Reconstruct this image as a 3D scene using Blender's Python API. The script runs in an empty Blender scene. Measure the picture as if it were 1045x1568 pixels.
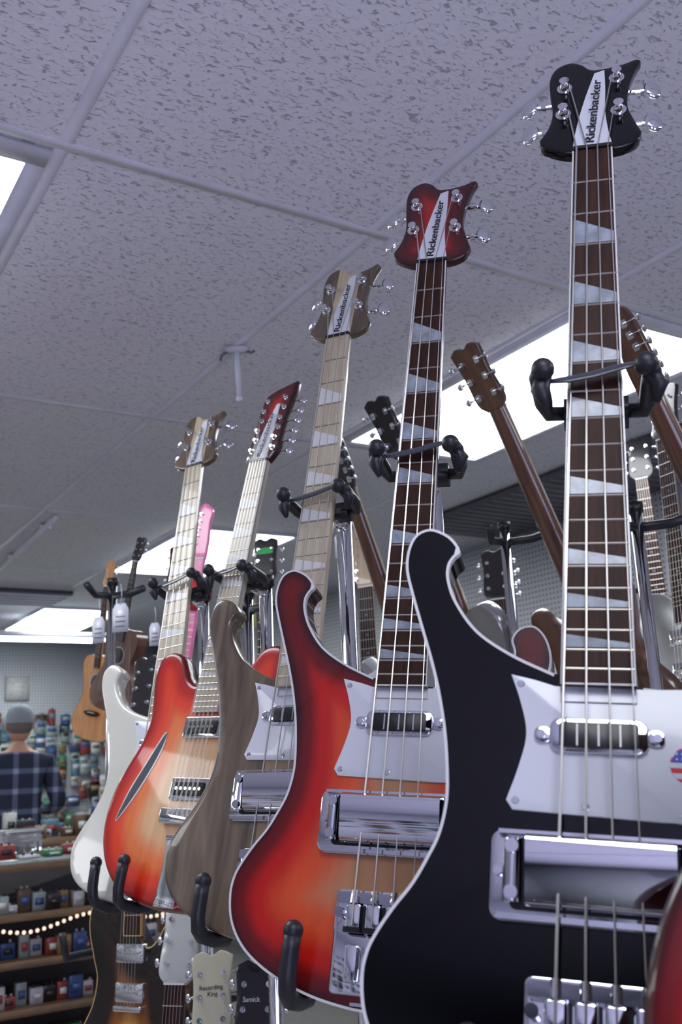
import bpy,bmesh,math,random
import numpy as np
from mathutils import Vector,Matrix
from mathutils.geometry import delaunay_2d_cdt
random.seed(4)
S=bpy.context.scene
try:
    S.view_settings.view_transform='Standard'
except Exception: pass

# ---------------------------------------------------------------- materials
def newmat(name):
    m=bpy.data.materials.new(name);m.use_nodes=True
    nt=m.node_tree;return m,nt,nt.nodes['Principled BSDF']
def setp(b,rough,metal,coat):
    b.inputs['Roughness'].default_value=rough;b.inputs['Metallic'].default_value=metal
    b.inputs['Coat Weight'].default_value=coat;b.inputs['Coat Roughness'].default_value=.04
def noise(nt,scale,detail=3,mp=(1,1,1),coord='Object'):
    tc=nt.nodes.new('ShaderNodeTexCoord');mpn=nt.nodes.new('ShaderNodeMapping');mpn.inputs['Scale'].default_value=mp
    n=nt.nodes.new('ShaderNodeTexNoise');n.inputs['Scale'].default_value=scale;n.inputs['Detail'].default_value=detail
    nt.links.new(tc.outputs[coord],mpn.inputs[0]);nt.links.new(mpn.outputs[0],n.inputs['Vector']);return n,tc
def ramp(nt,stops,src):
    r=nt.nodes.new('ShaderNodeValToRGB');e=r.color_ramp.elements
    while len(e)<len(stops): e.new(.5)
    for i,(p,c) in enumerate(stops): e[i].position=p;e[i].color=(*c,1)
    nt.links.new(src,r.inputs[0]);return r
def mat(name,col,rough=.4,metal=0,coat=0,var=.08,vs=9,bump=0,bs=300,trans=0,mp=(1,1,1)):
    m,nt,b=newmat(name);setp(b,rough,metal,coat)
    n,_=noise(nt,vs,mp=mp)
    r=ramp(nt,[(.3,tuple(c*(1-var) for c in col)),(.7,tuple(min(1,c*(1+var)) for c in col))],n.outputs[0])
    nt.links.new(r.outputs[0],b.inputs['Base Color'])
    if bump:
        n2,_=noise(nt,bs);bp=nt.nodes.new('ShaderNodeBump');bp.inputs['Strength'].default_value=bump;bp.inputs['Distance'].default_value=.002
        nt.links.new(n2.outputs[0],bp.inputs['Height']);nt.links.new(bp.outputs[0],b.inputs['Normal'])
    if trans: b.inputs['Transmission Weight'].default_value=trans
    return m
def emis(name,col,st):
    m,nt,b=newmat(name);n,_=noise(nt,3)
    r=ramp(nt,[(0,tuple(c*.96 for c in col)),(1,col)],n.outputs[0])
    nt.links.new(r.outputs[0],b.inputs['Emission Color']);b.inputs['Emission Strength'].default_value=st
    b.inputs['Base Color'].default_value=(.8,.8,.8,1);return m
def wood(name,dark,light,coat=1,scale=14,stripe=None,stripecol=None,rough=.3,spec=.5):
    m,nt,b=newmat(name);setp(b,rough,0,coat);b.inputs['Specular IOR Level'].default_value=spec
    n,tc=noise(nt,scale,6,(5,.55,5));n.inputs['Distortion'].default_value=.8
    r=ramp(nt,[(.3,dark),(.7,light)],n.outputs[0]);out=r.outputs[0]
    if stripe:
        n2,_=noise(nt,scale*2,5,(5,.3,5))
        r2=ramp(nt,[(.25,tuple(c*.80 for c in stripecol)),(.75,stripecol)],n2.outputs[0])
        sp=nt.nodes.new('ShaderNodeSeparateXYZ');nt.links.new(tc.outputs['Object'],sp.inputs[0])
        ab=nt.nodes.new('ShaderNodeMath');ab.operation='ABSOLUTE';nt.links.new(sp.outputs[0],ab.inputs[0])
        lt=nt.nodes.new('ShaderNodeMath');lt.operation='LESS_THAN';lt.inputs[1].default_value=stripe;nt.links.new(ab.outputs[0],lt.inputs[0])
        mx=nt.nodes.new('ShaderNodeMixRGB');nt.links.new(lt.outputs[0],mx.inputs[0]);nt.links.new(out,mx.inputs[1]);nt.links.new(r2.outputs[0],mx.inputs[2]);out=mx.outputs[0]
    nt.links.new(out,b.inputs['Base Color']);return m
def burst(name,stops,width,coat=.6):
    m,nt,b=newmat(name);setp(b,.3,0,coat);b.inputs['Specular IOR Level'].default_value=.3
    at=nt.nodes.new('ShaderNodeAttribute');at.attribute_name='edge'
    n,_=noise(nt,5);
    mu=nt.nodes.new('ShaderNodeMath');mu.operation='DIVIDE';mu.inputs[1].default_value=width;nt.links.new(at.outputs['Fac'],mu.inputs[0])
    ad=nt.nodes.new('ShaderNodeMath');ad.operation='MULTIPLY_ADD';ad.inputs[1].default_value=.25;ad.inputs[2].default_value=-.125
    nt.links.new(n.outputs[0],ad.inputs[0])
    a2=nt.nodes.new('ShaderNodeMath');nt.links.new(mu.outputs[0],a2.inputs[0]);nt.links.new(ad.outputs[0],a2.inputs[1]);a2.use_clamp=True
    r=ramp(nt,stops,a2.outputs[0]);r.color_ramp.interpolation='EASE'
    g,_=noise(nt,16,6,(5,.5,5));gr=ramp(nt,[(.3,(.8,.78,.75)),(.7,(1,1,1))],g.outputs[0])
    mx=nt.nodes.new('ShaderNodeMixRGB');mx.blend_type='MULTIPLY';mx.inputs[0].default_value=.8
    nt.links.new(r.outputs[0],mx.inputs[1]);nt.links.new(gr.outputs[0],mx.inputs[2]);nt.links.new(mx.outputs[0],b.inputs['Base Color']);return m

CHROME=mat('chrome',(.74,.75,.78),.045,1,0,.02)
STEEL=mat('string_steel',(.62,.60,.57),.3,1,0,.05)
FRET=mat('fret_wire',(.60,.56,.50),.32,1,0,.03)
BLACKL=mat('black_lacquer',(.001,.001,.002),.07,0,0,.1);BLACKL.node_tree.nodes['Principled BSDF'].inputs['Specular IOR Level'].default_value=.38
BLACKP=mat('black_plastic',(.008,.008,.010),.35)
RUBBER=mat('black_rubber',(.012,.013,.020),.42,bump=.15,bs=200)
WHITEP=mat('white_plastic',(.66,.68,.76),.25,0,.3,.02)
CREAMB=mat('cream_binding',(.66,.67,.68),.3,0,.4,.03)
ROSE=wood('rosewood',(.018,.007,.005),(.055,.020,.013),0,22,rough=.5,spec=.18)
PEARL=mat('pearl_inlay',(.27,.31,.37),.25,0,.35,.30,60)
MAPLEF=wood('maple_fingerboard',(.42,.36,.25),(.58,.51,.38),.5,20)
MAPLE=wood('maple_neck',(.45,.30,.17),(.60,.43,.27),.6,20)
MAHOG=wood('mahogany_neck',(.07,.02,.01),(.15,.05,.03),.6,20)
WALB=wood('walnut_body',(.052,.036,.024),(.20,.145,.098),.5,10,.036,(.36,.24,.13))
WALH=wood('walnut_headwings',(.055,.035,.020),(.14,.095,.06),.6,16,.021,(.54,.45,.29))
CREAM=mat('cream_lacquer',(.62,.61,.54),.25,0,.6,.03)
FIREB=burst('fireglo_burst_dark',[(0,(.03,.001,.002)),(.12,(.14,.003,.003)),(.30,(.54,.010,.005)),(.56,(.72,.085,.022)),(1,(.52,.27,.14))],112)
FIRES=burst('fireglo_burst_light',[(0,(.14,.002,.002)),(.1,(.48,.007,.003)),(.3,(.80,.045,.010)),(.55,(.84,.20,.05)),(.9,(.80,.48,.25))],120)
REDH=burst('red_headstock',[(0,(.03,.001,.002)),(.35,(.10,.003,.003)),(.75,(.42,.012,.006)),(1,(.5,.015,.008))],44)
TOBAC=burst('tobacco_burst',[(0,(.003,.002,.002)),(.45,(.012,.004,.002)),(.75,(.30,.09,.015)),(1,(.55,.25,.06))],130)

# ---------------------------------------------------------------- mesh helpers
def area(p): return .5*sum(p[i][0]*p[(i+1)%len(p)][1]-p[(i+1)%len(p)][0]*p[i][1] for i in range(len(p)))
def ccw(p): return list(p) if area(p)>0 else list(reversed(p))
def smooth(pts,n=5):
    out=[];N=len(pts)
    for i in range(N):
        p0,p1,p2,p3=(np.array(pts[(i+k)%N][:2],float) for k in (-1,0,1,2))
        m1=(p2-p1) if len(pts[i])>2 else (p2-p0)/2
        m2=(p2-p1) if len(pts[(i+1)%N])>2 else (p3-p1)/2
        l=np.linalg.norm(p2-p1);kk=max(2,min(n,int(l/2)+1))
        if len(pts[i])>2 and len(pts[(i+1)%N])>2: kk=1
        for j in range(kk):
            t=j/kk;out.append(tuple((2*t**3-3*t*t+1)*p1+(t**3-2*t*t+t)*m1+(-2*t**3+3*t*t)*p2+(t**3-t*t)*m2))
    return out
def offset(pts,d):
    P=np.array(pts,float);a=np.roll(P,1,0);b=np.roll(P,-1,0);t=b-a;t=t/(np.linalg.norm(t,axis=1)[:,None]+1e-9)
    return P+d*np.stack([-t[:,1],t[:,0]],1)
def rrect(cx,cy,w,h,r,n=5):
    o=[]
    for sx,sy,a0 in ((1,1,0),(-1,1,90),(-1,-1,180),(1,-1,270)):
        for k in range(n+1):
            a=math.radians(a0+90*k/n);o.append((cx+sx*(w/2-r)+r*math.cos(a),cy+sy*(h/2-r)+r*math.sin(a)))
    return o
def segdist(Q,P):
    A=P;Bp=np.roll(P,-1,0);D=Bp-A;L=(D**2).sum(1)+1e-12;out=np.full(len(Q),1e9)
    for i in range(len(A)):
        t=np.clip(((Q-A[i])@D[i])/L[i],0,1);d=np.linalg.norm(Q-(A[i]+t[:,None]*D[i]),axis=1);out=np.minimum(out,d)
    return out
def inside(Q,P):
    c=np.zeros(len(Q),bool);n=len(P)
    for i in range(n):
        x1,y1=P[i];x2,y2=P[(i+1)%n]
        m=((y1>Q[:,1])!=(y2>Q[:,1]))&(Q[:,0]<(x2-x1)*(Q[:,1]-y1)/((y2-y1) if y2!=y1 else 1e-9)+x1);c^=m
    return c
class MB:
    def __init__(s,unit=.001): s.bm=bmesh.new();s.m=[];s.u=unit;s.lay=s.bm.verts.layers.float.new('edge')
    def mi(s,m):
        if m not in s.m: s.m.append(m)
        return s.m.index(m)
    def V(s,c): return s.bm.verts.new(c)
    def F(s,vs,m):
        try:
            f=s.bm.faces.new(vs);f.material_index=s.mi(m);f.smooth=True;return f
        except ValueError: return None
    def prism(s,pts,z0,z1,m,bev=0,fn=None,mtop=None):
        pts=ccw(pts);fn=fn or (lambda x,y,z:(x,y,z));n=len(pts)
        rings=[(pts,z0),(pts,z1-bev)]
        if bev: rings+=[([tuple(q) for q in offset(pts,bev*.3)],z1-bev*.3),([tuple(q) for q in offset(pts,bev)],z1)]
        R=[[s.V(fn(x,y,z)) for x,y in r] for r,z in rings]
        for a,b in zip(R[:-1],R[1:]):
            for i in range(n): s.F([a[i],a[(i+1)%n],b[(i+1)%n],b[i]],m)
        s.F(R[-1],mtop or m);s.F(list(reversed(R[0])),m)
    def box(s,c,sz,m,M=None):
        vs=[]
        for k in range(8):
            p=Vector(((k&1)-.5,((k>>1)&1)-.5,((k>>2)&1)-.5));p=Vector((p.x*sz[0],p.y*sz[1],p.z*sz[2]))
            if M: p=M@p
            vs.append(s.V(p+Vector(c)))
        for f in ((0,2,3,1),(4,5,7,6),(0,1,5,4),(2,6,7,3),(0,4,6,2),(1,3,7,5)): s.F([vs[i] for i in f],m)
    def tube(s,pts,r,m,seg=10,flat=1):
        P=[Vector(p) for p in pts];n=len(P);rr=r if isinstance(r,(list,tuple)) else [r]*n
        t0=(P[1]-P[0]).normalized();x=t0.orthogonal().normalized();R=[]
        for i in range(n):
            t=((P[min(i+1,n-1)]-P[max(i-1,0)])).normalized()
            x=(x-t*x.dot(t)).normalized();y=t.cross(x)
            R.append([s.V(P[i]+(x*math.cos(2*math.pi*k/seg)+y*flat*math.sin(2*math.pi*k/seg))*rr[i]) for k in range(seg)])
        for a,b in zip(R[:-1],R[1:]):
            for k in range(seg): s.F([a[k],a[(k+1)%seg],b[(k+1)%seg],b[k]],m)
        s.F(list(reversed(R[0])),m);s.F(R[-1],m)
    def ball(s,c,r,m,sc=(1,1,1),seg=12,rot=None):
        n=seg//2;R=[]
        for i in range(n+1):
            th=math.pi*i/n;row=[]
            for k in range(seg if 0<i<n else 1):
                ph=2*math.pi*k/seg;p=Vector((r*sc[0]*math.sin(th)*math.cos(ph),r*sc[1]*math.sin(th)*math.sin(ph),r*sc[2]*math.cos(th)))
                if rot: p=rot@p
                row.append(s.V(p+Vector(c)))
            R.append(row)
        for i in range(n):
            a,b=R[i],R[i+1]
            for k in range(seg):
                k2=(k+1)%seg
                if len(a)==1: s.F([a[0],b[k],b[k2]],m)
                elif len(b)==1: s.F([a[k],b[0],a[k2]],m)
                else: s.F([a[k],b[k],b[k2],a[k2]],m)
    def plate(s,outline,zt,zb,mfront,mside,bind=None,r=0,grid=9,fn=None,arch=0):
        fn=fn or (lambda x,y,z:(x,y,z))
        o=np.array(ccw(outline));n=len(o)
        rings=[o];offs=[2.4] if not r else [r*.12,r*.45,r]
        for d in offs:
            q=offset(o,d);rings.append(q)
        xs=np.arange(o[:,0].min(),o[:,0].max(),grid);ys=np.arange(o[:,1].min(),o[:,1].max(),grid)
        G=np.array([(x+(grid/2 if j%2 else 0),y) for j,y in enumerate(ys) for x in xs])
        G=G[inside(G,o)];dg=segdist(G,o);G=G[dg>max(offs[-1]+grid*.45,grid*.6)]
        extra=[]
        for q,d in zip(rings[1:],offs):
            dd=segdist(q,o);q=q[(dd>d*.8)&inside(q,o)];extra.append(q)
        pts=np.concatenate([o]+extra+[G])
        res=delaunay_2d_cdt([Vector(p) for p in pts],[(i,(i+1)%n) for i in range(n)],[],1,1e-4)
        vs,fs,ov=res[0],res[2],res[3]
        Pn=np.array([tuple(v) for v in vs]);D=segdist(Pn,o)
        idx={}
        for i,l in enumerate(ov):
            for k in l:
                if k<n: idx[k]=i
        def zz(d):
            z=zt
            if r: z-= r-math.sqrt(max(0,r*r-(r-min(d,r))**2))
            if arch: z+= arch*(1-math.exp(-d/40.))
            return z
        tv=[]
        for p,d in zip(Pn,D):
            v=s.V(fn(p[0],p[1],zz(d)));v[s.lay]=d;tv.append(v)
        for f in fs:
            mm=mfront
            if bind is not None and D[list(f)].max()<3.2: mm=bind
            ff=[tv[i] for i in f]
            a=area([tuple(Pn[i]) for i in f])
            s.F(ff if a>0 else ff[::-1],mm)
        ring=[tv[idx[i]] for i in range(n)]
        z0=zz(0);lv=[(z0-6,bind or mside),(zb+r,mside),(zb,mside)] if bind else [(zb+r,mside),(zb,mside)]
        prev=ring
        for z,mm in lv:
            if z==zb and r: oo=offset(o,r*.6)
            else: oo=o
            cur=[s.V(fn(p[0],p[1],z)) for p in oo]
            for i in range(n): s.F([cur[i],cur[(i+1)%n],prev[(i+1)%n],prev[i]],mm)
            prev=cur
        s.F(prev[::-1],mside)
    def obj(s,name,parent=None,mw=None,sharp=.6):
        bm=s.bm
        if s.u!=1: bmesh.ops.scale(bm,vec=(s.u,)*3,verts=bm.verts)
        for e in bm.edges:
            if len(e.link_faces)==2:
                try:
                    if e.calc_face_angle()>sharp: e.smooth=False
                except ValueError: pass
        me=bpy.data.meshes.new(name);bm.to_mesh(me);bm.free()
        for m in s.m: me.materials.append(m)
        o=bpy.data.objects.new(name,me);link(o)
        if parent: o.parent=parent
        if mw is not None: o.matrix_world=mw
        return o
def link(o): S.collection.objects.link(o);return o
def frame(T,V,U=None,N=None):
    V=Vector(V).normalized()
    if U is not None:
        U=Vector(U);U=(U-V*U.dot(V)).normalized();N=U.cross(V)
    else:
        N=Vector(N);N=(N-V*N.dot(V)).normalized();U=V.cross(N)
    M=Matrix.Identity(4)
    for i in range(3): M[i][0],M[i][1],M[i][2],M[i][3]=U[i],V[i],N[i],T[i]
    return M
def empty(name,M):
    e=bpy.data.objects.new(name,None);e.empty_display_size=.05;link(e);e.matrix_world=M;return e
def text(body,size,M,m,parent,name='lettering',bold=.0):
    c=bpy.data.curves.new(name,'FONT');c.body=body;c.size=size;c.extrude=.0002;c.offset=bold;c.materials.append(m)
    o=bpy.data.objects.new(name,c);link(o);o.parent=parent;o.matrix_local=M;return o

# ---------------------------------------------------------------- guitar parts
def fv(sc,n): return -sc*(1-2**(-n/12.))
def neck(mb,sc,w0,w1,vend,nf,mfb,mneck,binding=None,inlay=None,minl=PEARL,depth=17,fret=True):
    wd=lambda v:w0/2+(w1-w0)/2*(v/vend)
    mb.prism([(-w0/2,0),(w0/2,0),(w1/2,vend),(-w1/2,vend)],-6,0,mfb)
    if binding:
        for sgn in (-1,1):
            mb.prism([(sgn*w0/2,0),(sgn*(w0/2-1.5),0),(sgn*(w1/2-1.5),vend),(sgn*w1/2,vend)],-6.2,.15,binding)
        mb.box((0,vend+.8,-3),(w1,1.6,6.4),binding)
    if fret:
        for k in range(1,nf+1):
            v=fv(sc,k);w=wd(v)-1
            mb.tube([(-w,v,0),(w,v,0)],1.05,FRET,6)
    if inlay:
        for k in inlay[1]:
            a=fv(sc,k);b=fv(sc,k-1);g=b-a;w=wd(a)-2.4;w2=wd(b)-2.4
            if inlay[0]=='wedge':
                p=[(-w,a+2.2),(w,a+2.2),(w,a+g*.36),(-w2,b-g*.12-1.5)]
                mb.prism(p,-.5,.18,minl)
            else:
                mb.prism([(3.2*math.cos(t*math.pi/5),(a+b)/2+3.2*math.sin(t*math.pi/5)) for t in range(10)],-.5,.15,minl)
    R=[]
    for i in range(9):
        v=vend*1.02*i/8;w=wd(v);dp=depth+4*(i/8.)
        R.append([mb.V((-w*math.cos(math.pi*k/10),v,-6-dp*max(0,math.sin(math.pi*k/10))**.8)) for k in range(11)])
    for a,b in zip(R[:-1],R[1:]):
        for k in range(10): mb.F([a[k],b[k],b[k+1],a[k+1]],mneck)
    mb.F(R[0],mneck);mb.F(R[-1][::-1],mneck)
def tiltf(t=.10): return lambda x,y,z:(x,y,z-max(0,y)*t)
def tuner(mb,u,v,side,edge,big=True,t=.10,mbtn=CHROME):
    z=-3-v*t;k=1 if big else .62
    mb.tube([(u,v,z),(u,v,z+2.2*k)],8.5*k,CHROME,16)
    mb.tube([(u,v,z),(u,v,z+6*k),(u,v,z+9*k),(u,v,z+13*k)],[5.5*k,5.5*k,4*k,5.5*k],CHROME,12)
    zb=z-15
    mb.prism(rrect(u,v,22*k,26*k,5*k),zb-4*k,zb,CHROME,1.2*k)
    mb.tube([(u,v,zb-6*k),(edge+side*16*k,v,zb-6*k)],2.6*k,CHROME,8)
    mb.tube([(edge+side*6*k,v,zb-6*k),(edge+side*12*k,v,zb-6*k)],[5*k,4*k],CHROME,10)
    mb.ball((edge+side*25*k,v,zb-6*k),13*k,mbtn,(.85,1.05,.33),16,Matrix.Rotation(.5*side,3,'Y'))
BASS_OUT=[(-34,-580,1),(-68,-564),(-97,-544),(-116,-518),(-124,-497),(-124.5,-484),(-121,-476),(-116,-470),(-122,-459),(-132,-451),(-145,-447),(-157,-453),(-163,-468),(-163,-488),(-156,-512),(-146,-541),(-136,-570),(-128,-597),(-121,-629),(-117,-660),(-116,-685),(-120,-709),(-128,-728),(-138,-747),(-151,-765),(-162,-783),(-168,-797),(-170,-814),(-166,-837),(-155,-857),(-137,-874),(-108,-890),(-70,-903),(-30,-910),(0,-911),(30,-910),(70,-903),(108,-889),(140,-870),(158,-850),(168,-825),(168,-800),(158,-775),(140,-750),(122,-722),(116,-695),(120,-660),(135,-625),(152,-590),(160,-560),(155,-535),(142,-520),(126,-522),(117,-535),(120,-552),(112,-572),(90,-588),(60,-592),(34,-590,1)]
BH=[(-21.5,0,1),(-33,3),(-52,14),(-56,26,1),(-47,44),(-43,67),(-46,97),(-47,124),(-40,142),(-24,149),(-11,143),(-3,134),(6,131),(22,132),(36,135),(51,141,1),(54,137,1),(47,121),(40,95),(38,66),(43,45),(51,22,1),(46,9),(33,2),(21.5,0,1)]
BASS_HEAD=[(p[0],p[1]*1.13,*p[2:]) for p in BH]
def bass(T,U,V,mbody,mside,mhead,mfb,bind,mneck,fbbind,inlaymat,sticker=False,trunk_r=0):
    M=frame(T,V,U=U);E=empty('electric_bass_guitar',M)
    b=MB();b.plate(smooth(BASS_OUT,6),-10,-44,mbody,mside,bind,r=trunk_r);b.obj('body',E)
    n=MB();neck(n,845,41,57.5,-592,20,mfb,mneck,fbbind,('wedge',[3,5,7,9,12,15,17,19]),inlaymat)
    n.box((0,2.2,-1),(41.5,4.4,7),BLACKP);n.obj('neck',E)
    h=MB();tf=tiltf();h.plate(smooth(BASS_HEAD,5),-3,-16,mhead,mhead,None,r=2.2,grid=6,fn=tf);h.obj('headstock',E)
    p=MB();plate=smooth([(-20.5,5,1),(-17.5,32),(-13,62),(-6,98),(3,137,1),(14,141,1),(14.5,104),(14,66),(16.5,32),(20.5,5,1)],4)
    p.prism(plate,-3,-.6,WHITEP,0,fn=tf);p.obj('truss_rod_cover',E)
    Tm=Matrix(((.10,-.80,0,.0015),(1.12,.06,0,.010),(-.112,-.006,1,-.0012),(0,0,0,1)))
    text('Rickenbacker',.0172,Tm,BLACKP,E,bold=.0002)
    t=MB()
    for u,v,sd,eg in ((-30,116,-1,-46),(-31,68,-1,-44),(27,124,1,41),(28,64,1,40)): tuner(t,u,v,sd,eg)
    t.obj('tuning_machines',E)
    g=MB();pg=smooth([(-68,-582,1),(-50,-586),(-33,-591,1),(34,-592,1),(75,-590),(104,-580),(128,-566),(142,-575),(135,-600),(118,-640),(104,-680),(106,-715),(122,-755),(140,-800),(140,-845),(118,-872),(94,-868),(84,-840),(88,-800),(86,-750),(78,-712),(62,-694),(40,-692,1),(-64,-689,1),(-69,-682,1),(-60,-655),(-55,-630),(-60,-605)],5)
    g.prism(pg,-10,-7.4,WHITEP,.8)
    for u,v in ((-60,-590),(-62,-682),(-10,-684),(60,-686),(125,-578)): g.tube([(u,v,-7.5),(u,v,-6.6)],[3.2,2.4],CHROME,10)
    g.obj('pickguard',E)
    k=MB()
    for u,v in ((104,-745),(118,-785),(100,-800),(112,-840)):
        k.tube([(u,v,-7.4),(u,v,5),(u,v,9)],[10.5,9.5,8.6],BLACKP,18);k.tube([(u,v,9),(u,v,9.5)],7,CHROME,16)
    k.prism(rrect(0,-631,74,27,9),-7.4,-3.5,CHROME,1.5);k.prism(rrect(0,-631,59,20,3),-5,-2.4,BLACKP,.8)
    for u in (-16,0,16): k.box((u,-631,-2.2),(1.4,17,.6),STEEL)
    for sg in (-1,1):
        k.prism(rrect(sg*42,-631,13,13,5),-7.4,-5,CHROME,.8);k.tube([(sg*43,-631,-5),(sg*43,-631,-3.4)],3.4,CHROME,10)
    # bridge pickup cover: base frame, mirrored hood with open ends, side posts
    k.prism(rrect(0,-736,158,65,10,6),-10,-6.5,CHROME,1.6)
    k.prism(rrect(0,-735,128,50,5,5),-6.6,-5.8,BLACKP)
    hood=[(-708,-6),(-709,8),(-712,13.5),(-717,15),(-748,9.5),(-754,7.5),(-757,3),(-758,-6)]
    R=[[k.V((u,v,z)) for v,z in hood] for u in (-52,52)];R2=[[k.V((u,v+(2 if i<4 else -2)*-1,z-2)) for i,(v,z) in enumerate(hood)] for u in (-52,52)]
    for i in range(7):
        k.F([R[0][i],R[0][i+1],R[1][i+1],R[1][i]],CHROME);k.F([R2[0][i],R2[1][i],R2[1][i+1],R2[0][i+1]],CHROME)
        k.F([R[0][i],R2[0][i],R2[0][i+1],R[0][i+1]],CHROME);k.F([R[1][i],R[1][i+1],R2[1][i+1],R2[1][i]],CHROME)
    k.prism(rrect(0,-733,76,34,3),-6,3,BLACKP,1)
    k.box((0,-765,-4),(146,4,5),CHROME);k.box((0,-706,-4),(146,3,4),CHROME)
    for sg in (-1,1):
        k.tube([(sg*62,-756,-1),(sg*62,-712,-1)],7,CHROME,14);k.tube([(sg*62,-750,4),(sg*62,-750,9)],5,CHROME,12)
        k.tube([(sg*62,-718,4),(sg*62,-718,9)],5,CHROME,12);k.tube([(sg*73,-734,-6),(sg*73,-734,-3)],3.4,CHROME,10)
    # tailpiece and bridge
    k.prism(rrect(0,-850,104,96,6),-10,-5,CHROME,1.5)
    k.box((0,-810,-1),(98,10,9),CHROME)
    for i,u in enumerate((-30,-10,10,30)):
        k.prism(rrect(u,-828,15,24,3),-4,7,CHROME,1.5);k.tube([(u,-816,6),(u,-804,2)],4,CHROME,10)
        k.box((u,-840,5),(17,5,9),BLACKP);k.prism(rrect(u,-870,13,34,3),-5,2,CHROME,1.5)
        k.box((u+9.5,-828,-1.5),(3,22,3),BLACKP)
    for sg in (-1,1): k.tube([(sg*46,-824,-5),(sg*46,-824,3)],5,CHROME,12)
    k.box((0,-905,-20),(60,3,24),CHROME)
    k.obj('hardware',E)
    s=MB()
    for i,(x0,x1,r,tp) in enumerate(((-16,-30,1.2,(-31,68)),(-5.4,-10,.95,(-30,116)),(5.4,10,.8,(27,124)),(16,30,.62,(28,64)))):
        s.tube([(x1,-836,9),(x0,0,2.4)],r,STEEL,6)
        s.tube([(x0,0,2.4),(tp[0]*.82,tp[1],-3-tp[1]*.1+7)],r*.8,STEEL,6)
    s.obj('strings',E)
    if sticker:
        st=MB();red=mat('flag_red',(.6,.03,.04),.4);blu=mat('flag_blue',(.04,.08,.45),.4)
        R=14;c=(65,-650)
        for i in range(7):
            y0=-R+i*2*R/7;y1=y0+2*R/7
            f=lambda y:math.sqrt(max(0,R*R-y*y))
            ys=[y0*.999,(y0+y1)/2,y1*.999];pl=[(c[0]-f(y),c[1]+y) for y in ys]+[(c[0]+f(y),c[1]+y) for y in ys[::-1]]
            st.prism(pl,-7.4,-6.9,red if i%2==0 else WHITEP)
        st.prism([(c[0]-13,c[1]+2),(c[0]+1,c[1]+2),(c[0]+1,c[1]+13.5),(c[0]-4,c[1]+13),(c[0]-10,c[1]+9)],-7,-6.7,blu)
        for a in range(3):
            for q in range(2): st.tube([(c[0]-9+a*4,c[1]+4.5+q*4,-6.8),(c[0]-9+a*4,c[1]+4.5+q*4,-6.5)],.9,WHITEP,5)
        st.obj('flag_sticker',E)
    return E,M

G={'G1':((0.2835,0.917,1.9726),(0.9626,-0.2562,-0.0875),(0.1514,0.2413,0.9586)),
'G2':((0.1375,1.2061,2.0038),(0.9587,-0.2744,-0.0746),(0.1369,0.2156,0.9668)),
'G3':((0.0068,1.4763,2.0226),(0.909,-0.4166,-0.0152),(0.1324,0.2538,0.9581)),
'G4':((-0.1513,1.7545,1.9026),(0.8289,-0.5578,-0.042),(0.1883,0.2077,0.9599)),
'G5':((-0.3178,2.0467,1.9895),(0.9173,-0.3815,0.1138),(0.043,0.3792,0.9243))}
g1=bass(*G['G1'],BLACKL,BLACKL,BLACKL,ROSE,CREAMB,MAHOG,CREAMB,PEARL,sticker=True)
g2=bass(*G['G2'],FIREB,REDH,REDH,ROSE,CREAMB,MAPLE,CREAMB,PEARL,sticker=True)
g3=bass(*G['G3'],WALB,WALB,WALH,MAPLEF,None,MAPLEF,None,CREAMB,trunk_r=6)
g5=bass(*G['G5'],CREAM,CREAM,WALH,MAPLEF,None,MAPLEF,None,CREAMB,trunk_r=6)

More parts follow.
